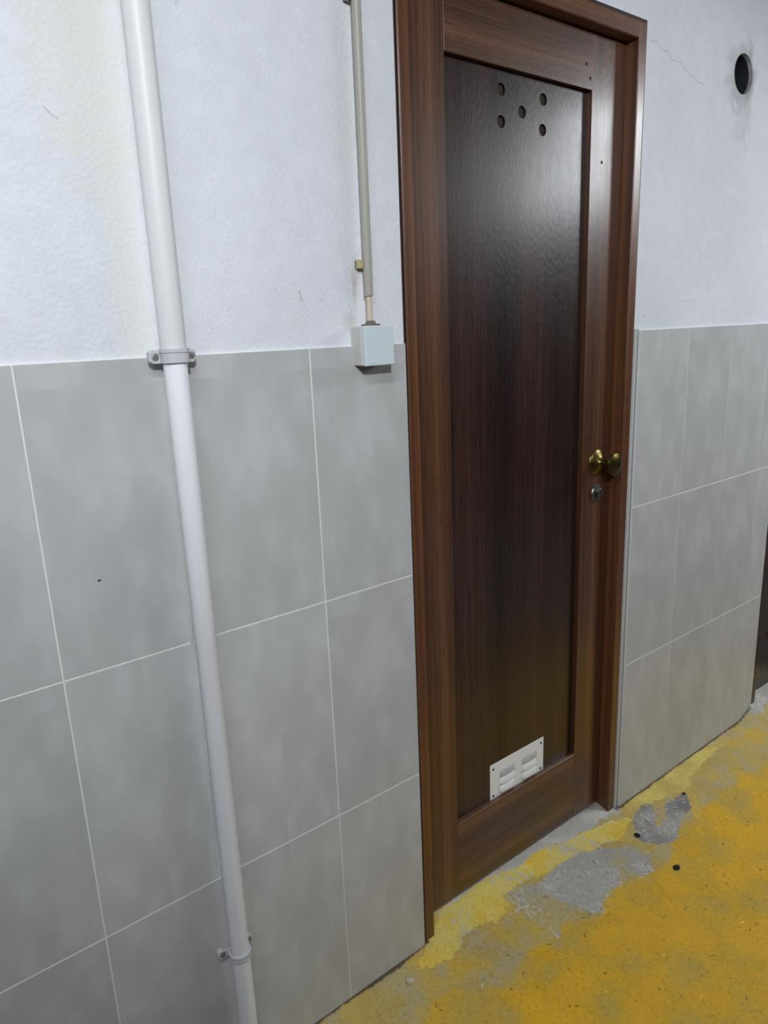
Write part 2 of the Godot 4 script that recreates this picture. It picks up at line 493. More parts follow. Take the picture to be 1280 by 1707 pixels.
func make_materials() -> void:
	var grit := bump_texture(5, 0.06, 4.0)
	var tile_tex := mottled(11, Color(0.735, 0.735, 0.73), 0.05, Color(0.785, 0.785, 0.782), 0.5)
	for k in 3:
		var m := mat(Color(1, 1, 1).darkened(0.012 * k), 0.5, 0.0, tile_tex, Vector3(1.4, 1.4, 1.4))
		m.uv1_triplanar = true
		m.uv1_offset = Vector3(0.37 * k, 0.21 * k, 0)
		M["tile%d" % k] = m
	M.grout = mat(Color(0.88, 0.88, 0.87), 0.9)
	M.strip = mat(Color(0.72, 0.72, 0.71), 0.85)
	M.strip_shadow = mat(Color(0.55, 0.55, 0.55), 0.85)  # shadow tone for the strip beside the filler
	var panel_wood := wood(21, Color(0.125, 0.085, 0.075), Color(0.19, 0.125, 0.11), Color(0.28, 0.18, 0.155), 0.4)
	var stile_wood := wood(31, Color(0.275, 0.17, 0.12), Color(0.385, 0.248, 0.168), Color(0.50, 0.34, 0.22), 0.62)
	var pores := bump_texture(8, 0.2, 2.0, 2)
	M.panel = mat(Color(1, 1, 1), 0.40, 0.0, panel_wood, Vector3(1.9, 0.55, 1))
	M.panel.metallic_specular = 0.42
	M.stile = mat(Color(0.92, 0.92, 0.92), 0.44, 0.0, stile_wood, Vector3(4.2, 0.45, 1))
	M.frame = mat(Color(1.12, 1.08, 1.0), 0.44, 0.0, stile_wood, Vector3(6.0, 0.45, 1))
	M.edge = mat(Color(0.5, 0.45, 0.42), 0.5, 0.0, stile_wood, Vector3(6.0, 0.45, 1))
	M.hole = mat(Color(0.22, 0.19, 0.16), 0.95)
	M.dark = mat(Color(0.03, 0.03, 0.03), 0.9)
	M.duct = mat(Color(0.14, 0.15, 0.175), 0.8)
	M.brass = mat(Color(0.47, 0.41, 0.23), 0.33, 1.0)
	M.steel = mat(Color(0.52, 0.52, 0.51), 0.4, 1.0)
	M.keyway = mat(Color(0.05, 0.05, 0.05), 0.6)
	M.grille = mat(Color(0.94, 0.94, 0.94), 0.4)
	M.dusty = mat(Color(0.74, 0.74, 0.735), 0.8)
	M.slit = mat(Color(0.25, 0.25, 0.26), 0.8)
	M.screw = mat(Color(0.16, 0.17, 0.19), 0.45, 0.6)
	M.pipe_white = mat(Color(0.87, 0.87, 0.87), 0.45)
	M.pipe_grey = mat(Color(0.94, 0.94, 0.955), 0.42)
	M.clamp = mat(Color(0.76, 0.755, 0.77), 0.55)
	M.clamp_screw = mat(Color(0.55, 0.54, 0.53), 0.5, 0.5)
	M.conduit = mat(Color(0.66, 0.645, 0.60), 0.45)
	M.sleeve = mat(Color(0.80, 0.73, 0.66), 0.6)
	M.clip = mat(Color(0.72, 0.68, 0.52), 0.6)
	M.gland = mat(Color(0.42, 0.39, 0.36), 0.8)
	M.box_side = mat(Color(0.77, 0.765, 0.745), 0.55)
	M.box_cover = mat(Color(0.80, 0.845, 0.86), 0.4)
	M.lump = mat(Color(0.15, 0.15, 0.16), 0.95)
	M.blob = mat(Color(0.80, 0.77, 0.64), 0.8)
	M.shell = mat(Color(0.30, 0.30, 0.31), 0.9)
	M.soffit = mat(Color(0.48, 0.48, 0.47), 0.9)
	M.lamp_body = mat(Color(0.85, 0.85, 0.85), 0.5)
	M.lamp_glow = mat(Color(0.9, 0.9, 0.9), 0.5)
	M.lamp_glow.emission_enabled = true
	M.lamp_glow.emission = Color(0.95, 0.98, 1.0)
	M.lamp_glow.emission_energy_multiplier = 1.5
	M.floor_far = mat(Color(0.36, 0.36, 0.35), 0.8)
	var fw := 512
	var fa := grey(91, fw, 1024, 0.20, 4, 3)
	var fb := grey(92, fw, 1024, 0.03, 4, 3)
	var fleck_bytes := PackedByteArray()
	fleck_bytes.resize(fw * 1024 * 3)
	for i in fw * 1024:
		var v := int(clampf(205 + (fa[i] - 128) * 0.30 + (fb[i] - 128) * 0.12, 0, 255))
		fleck_bytes[i * 3] = v
		fleck_bytes[i * 3 + 1] = v
		fleck_bytes[i * 3 + 2] = v
	var flecks := picture(fleck_bytes, fw, 1024)
	for k in ["panel", "stile", "frame"]:
		relief(M[k], pores, 0.05)
		M[k].roughness_texture = flecks
		M[k].roughness_texture_channel = BaseMaterial3D.TEXTURE_CHANNEL_RED
		M[k].clearcoat_enabled = true
		M[k].clearcoat = 0.35
		M[k].clearcoat_roughness = 0.22
	for k in ["lump", "blob"]: relief(M[k], grit, 0.8)
	M.grit = grit

# ------------------------------------------------------------------ setting

func make_floor() -> void:
	var st := begin()
	var nx := 230
	var nz := 80
	var rough := noise(61, 9.0, 4)
	var height := func(x: float, z: float) -> float:
		var r := rough.get_noise_2d(x, z) * 0.0025
		# mortar left along the door sill and a hump before the second door
		var sill := smoothstep(0.86, 0.93, x) * smoothstep(1.62, 1.55, x) * smoothstep(0.045, -0.05, z) * 0.017
		var lip := smoothstep(0.83, 0.88, x) * smoothstep(1.56, 1.52, x) * smoothstep(0.062, 0.048, z + rough.get_noise_2d(x * 2.0, 3.0) * 0.04) * 0.003
		var hump := smoothstep(2.28, 2.42, x) * smoothstep(0.10, -0.02, z) * 0.035
		return r + sill + lip + hump - 0.0012
	var grid := []
	for j in nz + 1:
		var row := []
		for i in nx + 1:
			var x := FLOOR_X + FLOOR_W * i / nx
			var z := FLOOR_Z + FLOOR_D * j / nz
			var y: float = height.call(x, z)
			if i == 0 or i == nx or j == nz: y = 0.0
			row.append(Vector3(x, y, z))
		grid.append(row)
	for j in nz + 1:
		for i in nx + 1:
			var dx: Vector3 = grid[j][min(i + 1, nx)] - grid[j][max(i - 1, 0)]
			var dz: Vector3 = grid[min(j + 1, nz)][i] - grid[max(j - 1, 0)][i]
			vert(st, grid[j][i], dz.cross(dx).normalized(), Vector2(float(i) / nx, float(j) / nz))
	for j in nz:
		for i in nx:
			var a := j * (nx + 1) + i
			for k in [a, a + 1, a + nx + 2, a, a + nx + 2, a + nx + 1]: st.add_index(k)
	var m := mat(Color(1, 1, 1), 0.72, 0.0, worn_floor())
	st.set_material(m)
	var mesh := st.commit()
	# the rest of the slab round it, out of the photograph
	var rest := begin()
	var x1 := FLOOR_X + FLOOR_W
	var z1 := FLOOR_Z + FLOOR_D
	for r in [[ROOM_LEFT, FLOOR_Z, FLOOR_X, z1], [x1, FLOOR_Z, ROOM_RIGHT, z1], [ROOM_LEFT, z1, ROOM_RIGHT, ROOM_FRONT], [ROOM_LEFT, -0.3, ROOM_RIGHT, FLOOR_Z]]:
		face(rest, [Vector3(r[0], 0, r[1]), Vector3(r[2], 0, r[1]), Vector3(r[2], 0, r[3]), Vector3(r[0], 0, r[3])], Vector3.UP)
	block(rest, Vector3(ROOM_LEFT, -0.2, -0.3), Vector3(ROOM_RIGHT, -0.02, ROOM_FRONT), 0.001)
	rest.set_material(M.floor_far)
	rest.commit(mesh)
	tag(put("floor", mesh, null), "worn yellow painted concrete floor with bare grey patches", "floor", "", "structure")

func make_walls() -> void:
	var back := base("wall_back")
	tag(back, "white plastered wall with a dado of large grey tiles", "wall", "", "structure")
	# plaster, in pieces round the two door openings
	var blue := Color(0.865, 0.870, 0.890)
	var warm := Color(0.875, 0.872, 0.855)
	var left_tex := plaster(101, Vector2(-0.1, 1.35), blue,
		[[[Vector2(0.286, 1.668), Vector2(0.297, 1.652)], 0.0012, Color(0.55, 0.54, 0.53), 0.6],
		[[Vector2(0.641, 1.440), Vector2(0.643, 1.425)], 0.0016, Color(0.6, 0.6, 0.62), 0.6],
		[[Vector2(0.47, 1.83), Vector2(0.472, 1.815)], 0.001, Color(0.65, 0.65, 0.66), 0.5],
		[[Vector2(0.852, 1.56), Vector2(0.83, 1.562)], 0.001, Color(0.68, 0.68, 0.68), 0.5]],
		[[Vector2(0.33, 1.9), Vector2(0.10, 0.34), warm, 0.9, 0.5], [Vector2(0.365, 1.5), Vector2(0.035, 0.34), warm, 0.8, 0.4],
		[Vector2(0.27, 2.0), Vector2(0.14, 0.26), Color(0.83, 0.83, 0.815), 0.7, 0.2], [Vector2(0.752, 1.75), Vector2(0.03, 0.32), Color(0.84, 0.85, 0.84), 0.6],
		[Vector2(0.755, 1.47), Vector2(0.012, 0.035), Color(0.74, 0.72, 0.68), 0.5], [Vector2(0.752, 1.44), Vector2(0.007, 0.03), Color(0.70, 0.64, 0.60), 0.45],
		[Vector2(0.738, 1.39), Vector2(0.02, 0.02), Color(0.80, 0.77, 0.74), 0.5],
		[Vector2(0.17, 1.385), Vector2(0.02, 0.014), Color(0.85, 0.81, 0.70), 0.6]])
	var crack := [Vector2(1.594, 1.978), Vector2(1.62, 1.981), Vector2(1.645, 1.973), Vector2(1.66, 1.970), Vector2(1.70, 1.957), Vector2(1.735, 1.954), Vector2(1.78, 1.938), Vector2(1.835, 1.924)]
	var right_tex := plaster(131, Vector2(1.585, 1.35), blue,
		[[crack, 0.0012, Color(0.58, 0.58, 0.58), 0.55],
		[[Vector2(1.66, 1.970), Vector2(1.70, 1.968), Vector2(1.735, 1.958)], 0.0009, Color(0.62, 0.62, 0.62), 0.4],
		[[Vector2(1.765, 1.420), Vector2(1.84, 1.417), Vector2(1.86, 1.415)], 0.001, Color(0.66, 0.66, 0.67), 0.45],
		[[Vector2(1.63, 1.383), Vector2(1.631, 1.378)], 0.002, Color(0.45, 0.45, 0.45), 0.6],
		[[Vector2(2.115, 1.43), Vector2(2.12, 1.428)], 0.002, Color(0.6, 0.6, 0.62), 0.6]],
		[[Vector2(2.033, 1.975), Vector2(0.095, 0.10), Color(0.66, 0.67, 0.66), 0.55, 0.45], [Vector2(2.045, 1.90), Vector2(0.07, 0.14), Color(0.70, 0.71, 0.71), 0.45, 0.1],
		[Vector2(2.060, 1.98), Vector2(0.032, 0.065), Color(0.55, 0.54, 0.54), 0.6, 0.3]])
	var pl := mat(Color(1, 1, 1), 0.85, 0.0, left_tex)
	var pr := mat(Color(1, 1, 1), 0.85, 0.0, right_tex)
	for m in [pl, pr]:
		m.heightmap_enabled = false
		relief(m, M.grit, 0.13)
	var bump := bump_texture(7, 0.3, 3.0, 3)
	for m in [pl, pr]: m.normal_texture = bump
	var Z := -0.26
	put("plaster", pierced(Vector3(ROOM_LEFT, 0, Z), Vector3(0.858, ROOM_TOP, PLASTER_Z), [], 1.2, Vector2(-0.1, 1.35)), pl, back)
	put("plaster", pierced(Vector3(1.588, 0, Z), Vector3(2.395, ROOM_TOP, PLASTER_Z), [[2.027, 1.980, 0.0475, 0.016]], 1.2, Vector2(1.585, 1.35)), pr, back)
	put("plaster", pierced(Vector3(3.125, 0, Z), Vector3(ROOM_RIGHT, ROOM_TOP, PLASTER_Z), [], 1.2, Vector2(1.585, 1.35)), pr, back)
	for x in [0.858, 2.395]:
		put("plaster", pierced(Vector3(x, 2.016, Z), Vector3(x + 0.73, ROOM_TOP, PLASTER_Z), [], 1.2, Vector2(1.585, 1.35)), pr, back)
	# tiles 226.6 x 450 mm in three courses, joints of pale grout between them
	var st := begin()
	block(st, Vector3(-1.39, 0.0, PLASTER_Z - 0.001), Vector3(0.857, 1.349, -0.0008), 0.0003)
	block(st, Vector3(1.607, 0.0, PLASTER_Z - 0.001), Vector3(2.394, 1.349, -0.0008), 0.0003)
	block(st, Vector3(3.13, 0.0, PLASTER_Z - 0.001), Vector3(3.81, 1.349, -0.0008), 0.0003)
	put("grout", st.commit(), M.grout, back)
	var spans := []
	for k in 9: spans.append([0.6495 - 0.2266 * (k + 1), 0.6495 - 0.2266 * k])
	spans.append([0.6495, 0.8585])
	spans.append_array([[1.607, 1.8359], [1.8359, 2.0625], [2.0625, 2.2891], [2.2891, 2.3955], [3.13, 3.3566], [3.3566, 3.5832], [3.5832, 3.81]])
	var rng := RandomNumberGenerator.new()
	rng.seed = 3
	var shapes := {}
	for s in spans:
		for row in 3:
			var w := snappedf(s[1] - s[0] - 0.0026, 0.0001)
			if not shapes.has(w): shapes[w] = box_mesh(Vector3(-w / 2, 0.0013, -0.0065), Vector3(w / 2, 0.4487, 0.0), 0.0006)
			put("tile", shapes[w], M["tile%d" % rng.randi_range(0, 2)], back, Vector3((s[0] + s[1]) / 2, 0.45 * row, rng.randf_range(-0.0002, 0.0)))
	# filler strip between the door frame and the right tiles, with a painted shadow strip
	put("edge_strip", box_mesh(Vector3(1.5885, 0.0, -0.008), Vector3(1.5995, 1.353, -0.0028), 0.0015), M.strip, back)
	put("edge_strip", box_mesh(Vector3(1.5995, 0.0, -0.008), Vector3(1.6075, 1.352, -0.0055), 0.0006), M.strip_shadow, back)
	tag(put("pillar", box_mesh(Vector3(4.9, 0.0, 2.2), Vector3(5.3, ROOM_TOP, 3.0), 0.01), M.shell), "unseen square grey pillar added to carry the wall light", "pillar", "", "structure")  # invented pillar, only there to hold the wall light
	# the other walls and the ceiling, behind the camera
	tag(put("wall_left", box_mesh(Vector3(ROOM_LEFT - 0.2, 0, -0.3), Vector3(ROOM_LEFT, ROOM_TOP, ROOM_FRONT), 0.001), M.shell), "plain grey end wall left of the tiled wall", "wall", "", "structure")
	tag(put("wall_right", box_mesh(Vector3(ROOM_RIGHT, 0, -0.3), Vector3(ROOM_RIGHT + 0.2, ROOM_TOP, ROOM_FRONT), 0.001), M.shell), "plain grey end wall right of the tiled wall", "wall", "", "structure")
	tag(put("wall_front", box_mesh(Vector3(ROOM_LEFT - 0.2, 0, ROOM_FRONT), Vector3(ROOM_RIGHT + 0.2, ROOM_TOP, ROOM_FRONT + 0.2), 0.001), M.shell), "plain grey wall opposite the tiled wall", "wall", "", "structure")
	tag(put("ceiling", box_mesh(Vector3(ROOM_LEFT - 0.2, ROOM_TOP, -0.3), Vector3(ROOM_RIGHT + 0.2, ROOM_TOP + 0.2, ROOM_FRONT + 0.2), 0.001), M.soffit), "plain pale grey garage ceiling", "ceiling", "", "structure")

# ------------------------------------------------------------------ doors

func make_frame(x: float, called: String, label: String, timber: Material) -> void:
	var t := base(called, Vector3(x, 0, 0))
	tag(t, label, "door frame", "", "structure")
	var f := -0.003
	for s in [0, 1]:
		var lo := 0.006 if s == 0 else 0.698
		var hi := 0.032 if s == 0 else 0.724
		put("jamb", box_mesh(Vector3(lo, 0.004, -0.12), Vector3(hi, 2.010, f), 0.002, "y", Vector2(0.13 + 0.4 * s, 0.08)), timber, t)
		var e := 0.0 if s == 0 else 0.724
		put("edge_bead", box_mesh(Vector3(e, 0.004, -0.12), Vector3(e + 0.006, 2.016, f - 0.003), 0.001), M.edge, t)
	put("head", box_mesh(Vector3(0.032, 1.975, -0.12), Vector3(0.698, 2.010, f), 0.002, "x", Vector2(0.33, 0.1)), timber, t)
	put("edge_bead", box_mesh(Vector3(0.006, 2.010, -0.12), Vector3(0.724, 2.016, f - 0.003), 0.001, "x"), M.edge, t)
	var st := begin()     # rebate that the leaf closes against, with a dark back so that no light comes through
	block(st, Vector3(0.032, 0.0, -0.15), Vector3(0.698, 1.975, -0.088), 0.001)
	put("rebate", st.commit(), M.edge, t)

func hood(w: float, h: float, d: float) -> ArrayMesh:
	# a pressed louvre: a quarter ellipsoid swelling towards its open lower lip
	var st := begin()
	var nu := 18
	var nv := 8
	var at := func(i: int, j: int) -> Vector3:
		var u := PI * i / nu
		var v := PI / 2 * j / nv
		var s: float = pow(sin(u), 0.55)
		return Vector3(-cos(u) * w / 2, h * sin(v) * (0.35 + 0.65 * s), d * s * cos(v))
	for i in nu:
		for j in nv:
			var p := [at.call(i, j), at.call(i + 1, j), at.call(i + 1, j + 1), at.call(i, j + 1)]
			var n: Vector3 = (p[2] - p[0]).cross(p[3] - p[1])
			if n.length() < 1e-12: continue
			n = n.normalized()
			if n.z < 0: n = -n
			quad_n(st, p, [n, n, n, n], [Vector2.ZERO, Vector2.ZERO, Vector2.ZERO, Vector2.ZERO])
	return st.commit()

func make_grille(parent: Node3D) -> void:
	var g := base("vent_grille", Vector3(0.264, 0.2225, PANEL_Z), parent)
	tag(g, "white pressed metal ventilation plate")
	put("plate", box_mesh(Vector3(0, 0, 0), Vector3(0.2, 0.103, 0.0016), 0.0005), M.grille, g)
	for c in 2:
		for r in 3:
			var x: float = [0.061, 0.1445][c]
			var y: float = 0.0155 + 0.0225 * r
			put("louvre", hood(0.054, 0.018, 0.006), M.dusty if r == 2 else M.grille, g, Vector3(x, y, 0.0016))
			put("slit", box_mesh(Vector3(-0.025, -0.0042, 0), Vector3(0.025, 0.0012, 0.0004), 0.0001), M.slit, g, Vector3(x, y, 0.0016))
	for p in [[0.011, 0.014], [0.011, 0.089], [0.189, 0.014], [0.189, 0.089]]:
		put("screw", lathe_mesh([Vector2(0.0031, 0), Vector2(0.0031, 0.0006), Vector2(0.002, 0.0014), Vector2(0, 0.0015)], Vector3.ZERO, Vector3(0, 0, 1), 14), M.screw, g, Vector3(p[0], p[1], 0.0016))

func make_door(x: float, called: String, label: String, full: bool, timber: Material) -> void:
	var t := base(called, Vector3(x, 0, 0))
	tag(t, label, "door", "", "structure")
	var back := -0.074
	var y0 := 0.032
	var y1 := 1.972
	put("stile", box_mesh(Vector3(0.035, y0, back), Vector3(0.142, y1, LEAF_Z), 0.0006, "y", Vector2(0.05, 0.1)), timber, t)
	put("stile", box_mesh(Vector3(0.580, y0, back), Vector3(0.695, y1, LEAF_Z), 0.0006, "y", Vector2(0.61, 0.1)), timber, t)
	put("top_rail", box_mesh(Vector3(0.142, 1.862, back), Vector3(0.580, y1, LEAF_Z - 0.0001), 0.0008, "x", Vector2(0.3, 0.7)), timber, t)
	put("bottom_rail", box_mesh(Vector3(0.142, y0, back), Vector3(0.580, 0.229, LEAF_Z - 0.0001), 0.0012, "x", Vector2(0.8, 0.3)), timber, t)
	# the recessed panel, with its five round air holes
	var holes := []
	var depth := 0.007
	for h in [[0.306, 1.8265], [0.433, 1.8265], [0.306, 1.7685], [0.432, 1.7685], [0.368, 1.794]]: holes.append([h[0], h[1], 0.0118, depth])
	var panel := put("panel", pierced(Vector3(0.140, 0.227, back + 0.004), Vector3(0.582, 1.864, PANEL_Z), holes, 1.0, Vector2(0, 1)), M.panel, t)
	for h in holes:
		put("air_hole", lathe_mesh([Vector2(0.0116, 0.0), Vector2(0.0116, 0.0008), Vector2(0.008, 0.0014), Vector2(0, 0.0011)], Vector3.ZERO, Vector3(0, 0, 1), 24), M.hole, panel, Vector3(h[0], h[1], PANEL_Z - depth))
	var k := base("door_knob", Vector3(0.639, 1.032, LEAF_Z), t)
	tag(k, "brushed brass knob on a flared rose")
	var fwd := Vector3(0, 0, 1)
	put("rose", lathe_mesh([Vector2(0, 0), Vector2(0.0325, 0), Vector2(0.0335, 0.0015), Vector2(0.0325, 0.003), Vector2(0.024, 0.007), Vector2(0.016, 0.0105), Vector2(0.0115, 0.014), Vector2(0.0095, 0.017), Vector2(0, 0.017)], Vector3.ZERO, fwd, 48), M.brass, k)
	put("knob", lathe_mesh([Vector2(0.0088, 0.0165), Vector2(0.0082, 0.024), Vector2(0.0086, 0.032), Vector2(0.0125, 0.037), Vector2(0.019, 0.042), Vector2(0.0255, 0.0475), Vector2(0.028, 0.051), Vector2(0.0283, 0.053), Vector2(0.0275, 0.0545), Vector2(0.021, 0.0575), Vector2(0.011, 0.0598), Vector2(0, 0.0605)], Vector3.ZERO, fwd, 48), M.brass, k)
	var l := base("door_lock", Vector3(0.639, 0.953, LEAF_Z), t)
	tag(l, "small round steel lock cylinder")
	put("escutcheon", lathe_mesh([Vector2(0, 0), Vector2(0.0215, 0), Vector2(0.0225, 0.003), Vector2(0.0205, 0.006), Vector2(0.016, 0.007), Vector2(0, 0.007)], Vector3.ZERO, fwd, 36), M.steel, l)
	var st := begin()
	lathe(st, [Vector2(0.0088, 0.006), Vector2(0.0088, 0.0125), Vector2(0.008, 0.0132), Vector2(0, 0.0132)], Vector3(0, 0.005, 0), fwd, 28)
	block(st, Vector3(-0.005, -0.0165, 0.006), Vector3(0.005, 0.003, 0.0122), 0.0015)
	put("cylinder", st.commit(), M.steel, l)
	put("keyhole", box_mesh(Vector3(-0.0011, 0.000, 0.0125), Vector3(0.0011, 0.0095, 0.0136), 0.0002), M.keyway, l)
	if full:
		make_grille(t)
		for q in [[0.557, 1.910], [0.572, 1.884], [0.621, 1.722]]:
			put("wood_plug", lathe_mesh([Vector2(0.0, 0.0), Vector2(0.0036, 0.0), Vector2(0.0036, 0.0002), Vector2(0, 0.0003)], Vector3.ZERO, Vector3(0, 0, 1), 16), M.hole, t, Vector3(q[0], q[1], LEAF_Z))

# ------------------------------------------------------------------ pipes and fittings

func make_pipe() -> void:
	var r := 0.0169
	var t := base("drain_pipe", Vector3(0.4050, 0, 0.026))
	tag(t, "pale grey plastic pipe running down the wall left of the door", "pipe")
	put("lower_section", lathe_mesh([Vector2(0, 0.002), Vector2(r, 0.002), Vector2(r, 0.90), Vector2(r + 0.0003, 0.9005), Vector2(r + 0.0003, 1.345), Vector2(0, 1.345)], Vector3.ZERO, Vector3.UP, 40), M.pipe_grey, t)
	tag(put("upper_section", lathe_mesh([Vector2(0, 1.345), Vector2(r + 0.0012, 1.345), Vector2(r + 0.0016, 1.348), Vector2(r + 0.0016, ROOM_TOP - 0.002), Vector2(0, ROOM_TOP - 0.002)], Vector3.ZERO, Vector3.UP, 40), M.pipe_white, t), "section painted white with the wall")

func make_clamp(at: Vector3, h: float, half: float, ear_z: float, ribs: bool, label: String) -> void:
	# a saddle over the pipe: an ear with a screw on either side, and the bent strap between them
	var t := base("pipe_clamp", at)
	tag(t, label, "pipe clamp", "clamps holding the grey pipe to the wall")
	var st := begin()
	var r := 0.0172 if ribs else 0.0188
	var pz := 0.026      # pipe axis from the tile face
	var path := []
	path.append(Vector2(half - 0.004, ear_z))
	path.append(Vector2(r + 0.0008, ear_z))
	var first := asin(clampf((ear_z + 0.001 - pz) / r, -0.9, 0.9))
	for k in 21:
		var a := lerpf(first, PI - first, k / 20.0)
		var e := 1.0 if ribs else 0.72      # the upper saddle has a flattened front
		path.append(Vector2(signf(cos(a)) * pow(absf(cos(a)), e) * r, pz + sin(a) * r))
	path.append(Vector2(-r - 0.0008, ear_z))
	path.append(Vector2(-half + 0.004, ear_z))
	path.reverse()
	strip(st, path, 0.0022 if ribs else 0.0016, -h / 2, h / 2, Vector3.ZERO)
	var ridge := [-0.3, 0.3] if ribs else [0.42]
	for k in ridge:
		var arc := []
		for j in 21:
			var a := lerpf(PI - first - 0.05, first + 0.05, j / 20.0)
			var e := 1.0 if ribs else 0.72
			arc.append(Vector2(signf(cos(a)) * pow(absf(cos(a)), e) * (r + 0.0014), pz + sin(a) * (r + 0.0014)))
		strip(st, arc, 0.0012, k * h - h * 0.14, k * h + h * 0.14, Vector3.ZERO)
	put("strap", st.commit(), M.clamp, t)
	for s in [-1.0, 1.0]:
		var w: float = half - r
		var x: float = s * (half + r) * 0.5
		var sp := begin()
		if ribs:
			lathe(sp, [Vector2(0, 0.0004), Vector2(w * 0.40, 0.0004), Vector2(w * 0.42, ear_z + 0.001), Vector2(w * 0.42, ear_z + 0.0022), Vector2(0, ear_z + 0.0022)], Vector3(x + s * 0.001, 0, 0), Vector3(0, 0, 1), 24)
			block(sp, Vector3(min(x, s * r), -h * 0.36, ear_z - 0.003), Vector3(max(x, s * r), h * 0.36, ear_z + 0.0018), 0.001)
		else:
			block(sp, Vector3(min(s * half, s * r), -h / 2, ear_z - 0.009), Vector3(max(s * half, s * r), h / 2, ear_z + 0.0018), 0.003)
			block(sp, Vector3(min(s * (half - 0.004), s * r), -h / 2 + 0.004, 0.0003), Vector3(max(s * (half - 0.004), s * r), h / 2 - 0.002, ear_z - 0.006), 0.001)
		put("ear", sp.commit(), M.clamp, t)
		put("screw", lathe_mesh([Vector2(0.0052, 0), Vector2(0.0052, 0.0007), Vector2(0.004, 0.0013), Vector2(0.0016, 0.0014), Vector2(0.0012, 0.0002), Vector2(0, 0.0001)], Vector3.ZERO, Vector3(0, 0, 1), 20), M.clamp_screw, t, Vector3(x, 0, ear_z + (0.0022 if ribs else 0.0018)))

func make_conduit() -> void:
	var t := base("cable_conduit", Vector3(0.7715, 1.38, 0.0085))
	tag(t, "thin beige conduit coming down the wall into the junction box", "conduit")
	var up := Vector3.UP
	put("tube", lathe_mesh([Vector2(0.0062, 0.052), Vector2(0.0076, 0.052), Vector2(0.0078, 0.0535), Vector2(0.0078, ROOM_TOP - 1.38 - 0.002), Vector2(0, ROOM_TOP - 1.38 - 0.002)], Vector3.ZERO, up, 28), M.conduit, t)
	tag(put("cable_sleeve", lathe_mesh([Vector2(0.0050, 0.006), Vector2(0.0050, 0.056), Vector2(0, 0.056)], Vector3.ZERO, up, 20), M.sleeve, t), "narrower cream sleeve below the tube's cut end")
	for y in [1.4845, 1.886]:
		var c := base("conduit_clip", Vector3(0.7715, y, PLASTER_Z))
		tag(c, "yellowed plastic clip just above the cut end of the conduit" if y < 1.6 else "small grey clip on the conduit at the upper edge of the photo", "clip", "clips holding the thin conduit")
		var m: Material = M.clip if y < 1.6 else M.conduit
		var h := 0.0075
		put("saddle_block", box_mesh(Vector3(-0.0165, -h, 0), Vector3(-0.0078, h, 0.014), 0.0012), m, c)
		put("saddle_block", box_mesh(Vector3(0.0078, -h, 0), Vector3(0.0125, h, 0.009), 0.0012), m, c)
		put("cradle", box_mesh(Vector3(-0.0165, -h, 0), Vector3(0.0125, h, 0.0045), 0.001), m, c)

func make_box() -> void:
	var t := base("junction_box", Vector3(0.770, 1.315, 0.0))
	tag(t, "small square white junction box under the beige conduit", "junction box")
	var st := begin()
	block(st, Vector3(-0.0315, 0.0, -0.0055), Vector3(0.0305, 0.0665, 0.0255), 0.002)
	put("housing", st.commit(), M.box_side, t)
	put("seam", box_mesh(Vector3(-0.0295, 0.002, 0.025), Vector3(0.0285, 0.0645, 0.028), 0.0005), M.gland, t)
	tag(put("cover", box_mesh(Vector3(-0.0318, -0.0004, 0.0272), Vector3(0.0312, 0.067, 0.037), 0.0014), M.box_cover, t), "pale blue-white lid")
	put("cable_gland", lathe_mesh([Vector2(0, 0), Vector2(0.0165, 0), Vector2(0.0165, 0.0026), Vector2(0.0098, 0.0036), Vector2(0.0082, 0.0072), Vector2(0.005, 0.0085), Vector2(0, 0.0085)], Vector3.ZERO, Vector3.UP, 24), M.gland, t, Vector3(0.0015, 0.0672, 0.0105))
	put("latch_mark", box_mesh(Vector3(-0.019, 0.004, 0.0368), Vector3(-0.012, 0.0052, 0.0373), 0.0002), M.dusty, t)

func make_duct() -> void:
	# the round hole high in the plaster: a dark pipe end set a little back from the face
	var t := base("vent_duct", Vector3(2.027, 1.980, PLASTER_Z))
	tag(t, "dark round vent opening in the white wall right of the door", "vent")
	put("lining", lathe_mesh([Vector2(0.0474, -0.011), Vector2(0.0450, -0.009), Vector2(0.0445, -0.15), Vector2(0, -0.15)], Vector3.ZERO, Vector3(0, 0, 1), 48), M.duct, t)
	var st := begin()
	lathe(st, [Vector2(0.0, -0.150), Vector2(0.0472, -0.150), Vector2(0.0472, -0.016)], Vector3.ZERO, Vector3(0, 0, 1), 40)
	put("sleeve", st.commit(), M.duct, t)

func lump(seed_: int, r: Vector3) -> ArrayMesh:
	var n := noise(seed_, 0.9, 2)
	var st := begin()
	var at := func(i: int, j: int) -> Vector3:
		var a := TAU * i / 14.0
		var e := PI / 2 * j / 5.0
		var d := Vector3(cos(a) * cos(e), sin(e), sin(a) * cos(e))
		return d * r * (1.0 + 0.45 * n.get_noise_3dv(d * 1.3))
	for i in 14:
		for j in 5:
			var p := [at.call(i, j), at.call((i + 1) % 14, j), at.call((i + 1) % 14, j + 1), at.call(i, j + 1)]
			var ns := p.map(func(q): return (q / (r * r)).normalized())
			var z := [Vector2.ZERO, Vector2.ZERO, Vector2.ZERO, Vector2.ZERO]
			if j == 4: tri(st, [p[0], p[1], p[2]], [ns[0], ns[1], ns[2]], z)
			else: quad_n(st, p, ns, z)
	return st.commit()

